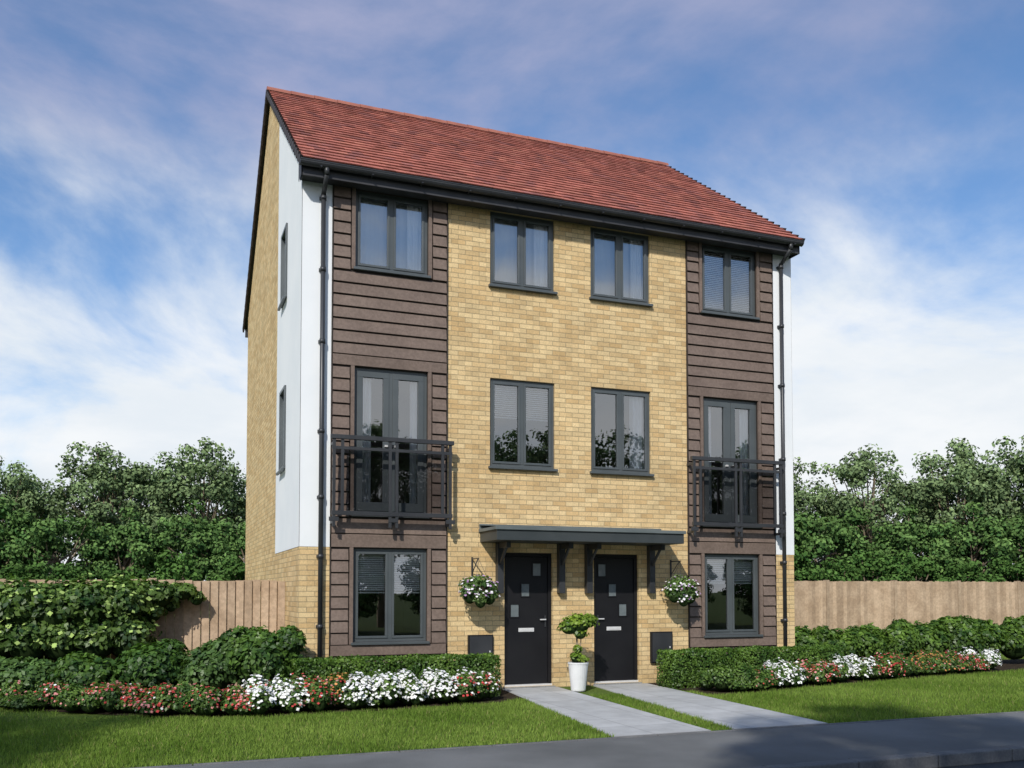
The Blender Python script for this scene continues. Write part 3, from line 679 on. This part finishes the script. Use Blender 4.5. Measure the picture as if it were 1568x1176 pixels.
belt(T,42,-30,-9,4.2,8.2,7.2); belt(T,42,11,33,4.2,8.2,7.2)
belt(Bm,34.5,-24,-9,2.5,5,5.0); belt(Bm,35.5,10,28,2.5,5,5.2)
belt(Cm,30,-22,-8,1.9,3,3.0); belt(Cm,33,9.5,26,1.9,3,3.3)
for i,x in enumerate(np.arange(-4,38,3.9)): place(T,x,-27.5+random.uniform(-1.2,1.2),random.uniform(1.12,1.3))
for i,x in enumerate(np.arange(-4,38,3.2)): place(Bm,x,-24+random.uniform(-.6,.6),random.uniform(.7,.95))
ST=tree_meshes(50,13.0,2.7,7.6,70,.2,130,TP)
for x,y in ((-12.3,-14.2),(-2.6,-17.6)):
    e=empty('street_tree',(0,0,0)); place([ST],x,y,1.0,root=e)
# ------------------------------------------------------------------ light, sky
tosun=Vector((-.52,-.74,.70)).normalized()
el=math.asin(tosun.z); az=math.atan2(tosun.x,tosun.y)
sl=bpy.data.lights.new('sun','SUN'); sl.energy=3.9; sl.angle=R(.9); sl.color=(1,.95,.87)
so=bpy.data.objects.new('sun',sl); scene.collection.objects.link(so); so.rotation_euler=(-tosun).to_track_quat('-Z','Y').to_euler(); so.location=tosun*40
w=bpy.data.worlds.new('World'); scene.world=w; w.use_nodes=True; nt=w.node_tree; nt.nodes.clear()
sky=N(nt,'ShaderNodeTexSky'); sky.sky_type='NISHITA'; sky.sun_disc=False; sky.sun_elevation=el; sky.sun_rotation=az; sky.air_density=1.0; sky.dust_density=.6; sky.ozone_density=2.0
bgs=N(nt,'ShaderNodeBackground'); bgs.inputs[1].default_value=.145
nt.links.new(mixc(nt,1.0,sky.outputs[0],(.76,.92,1.07),'MULTIPLY'),bgs.inputs[0])
tc=N(nt,'ShaderNodeTexCoord'); s=N(nt,'ShaderNodeSeparateXYZ'); nt.links.new(tc.outputs['Generated'],s.inputs[0])
zz=math_(nt,'ADD',math_(nt,'MAXIMUM',s.outputs[2],0.0),.22)
cb=N(nt,'ShaderNodeCombineXYZ'); nt.links.new(math_(nt,'DIVIDE',s.outputs[0],zz),cb.inputs[0]); nt.links.new(math_(nt,'DIVIDE',s.outputs[1],zz),cb.inputs[1]); cb.inputs[2].default_value=3.7
n1=noise(nt,cb.outputs[0],1.15,8,.58,.35)
lowb=ramp(nt,s.outputs[2],.37,.22)
mask=math_(nt,'ADD',n1,math_(nt,'MULTIPLY',lowb,.30))
fac=ramp(nt,mask,.455,.73)
ccol=mixc(nt,ramp(nt,s.outputs[2],.33,.47),(.93,.955,.98),(.45,.46,.64))
n2=noise(nt,cb.outputs[0],2.6,6,.55); ccol=mixc(nt,ramp(nt,n2,.3,.7),mixc(nt,1.0,ccol,(.86,.90,.94),'MULTIPLY'),ccol)
bgc=N(nt,'ShaderNodeBackground'); nt.links.new(ccol,bgc.inputs[0]); bgc.inputs[1].default_value=1.0
mx_=N(nt,'ShaderNodeMixShader'); nt.links.new(fac,mx_.inputs[0]); nt.links.new(bgs.outputs[0],mx_.inputs[1]); nt.links.new(bgc.outputs[0],mx_.inputs[2])
o=N(nt,'ShaderNodeOutputWorld'); nt.links.new(mx_.outputs[0],o.inputs[0])
# ------------------------------------------------------------------ camera
cam=bpy.data.cameras.new('camera'); co=bpy.data.objects.new('camera',cam); scene.collection.objects.link(co)
cam.sensor_width=36; cam.lens=36*1414.9/1568; cam.shift_y=(847.5-588)/1568; cam.clip_end=3000
co.location=(-1.899,-13.339,1.5); co.rotation_euler=(math.pi/2+.041,0,-.368)
scene.camera=co
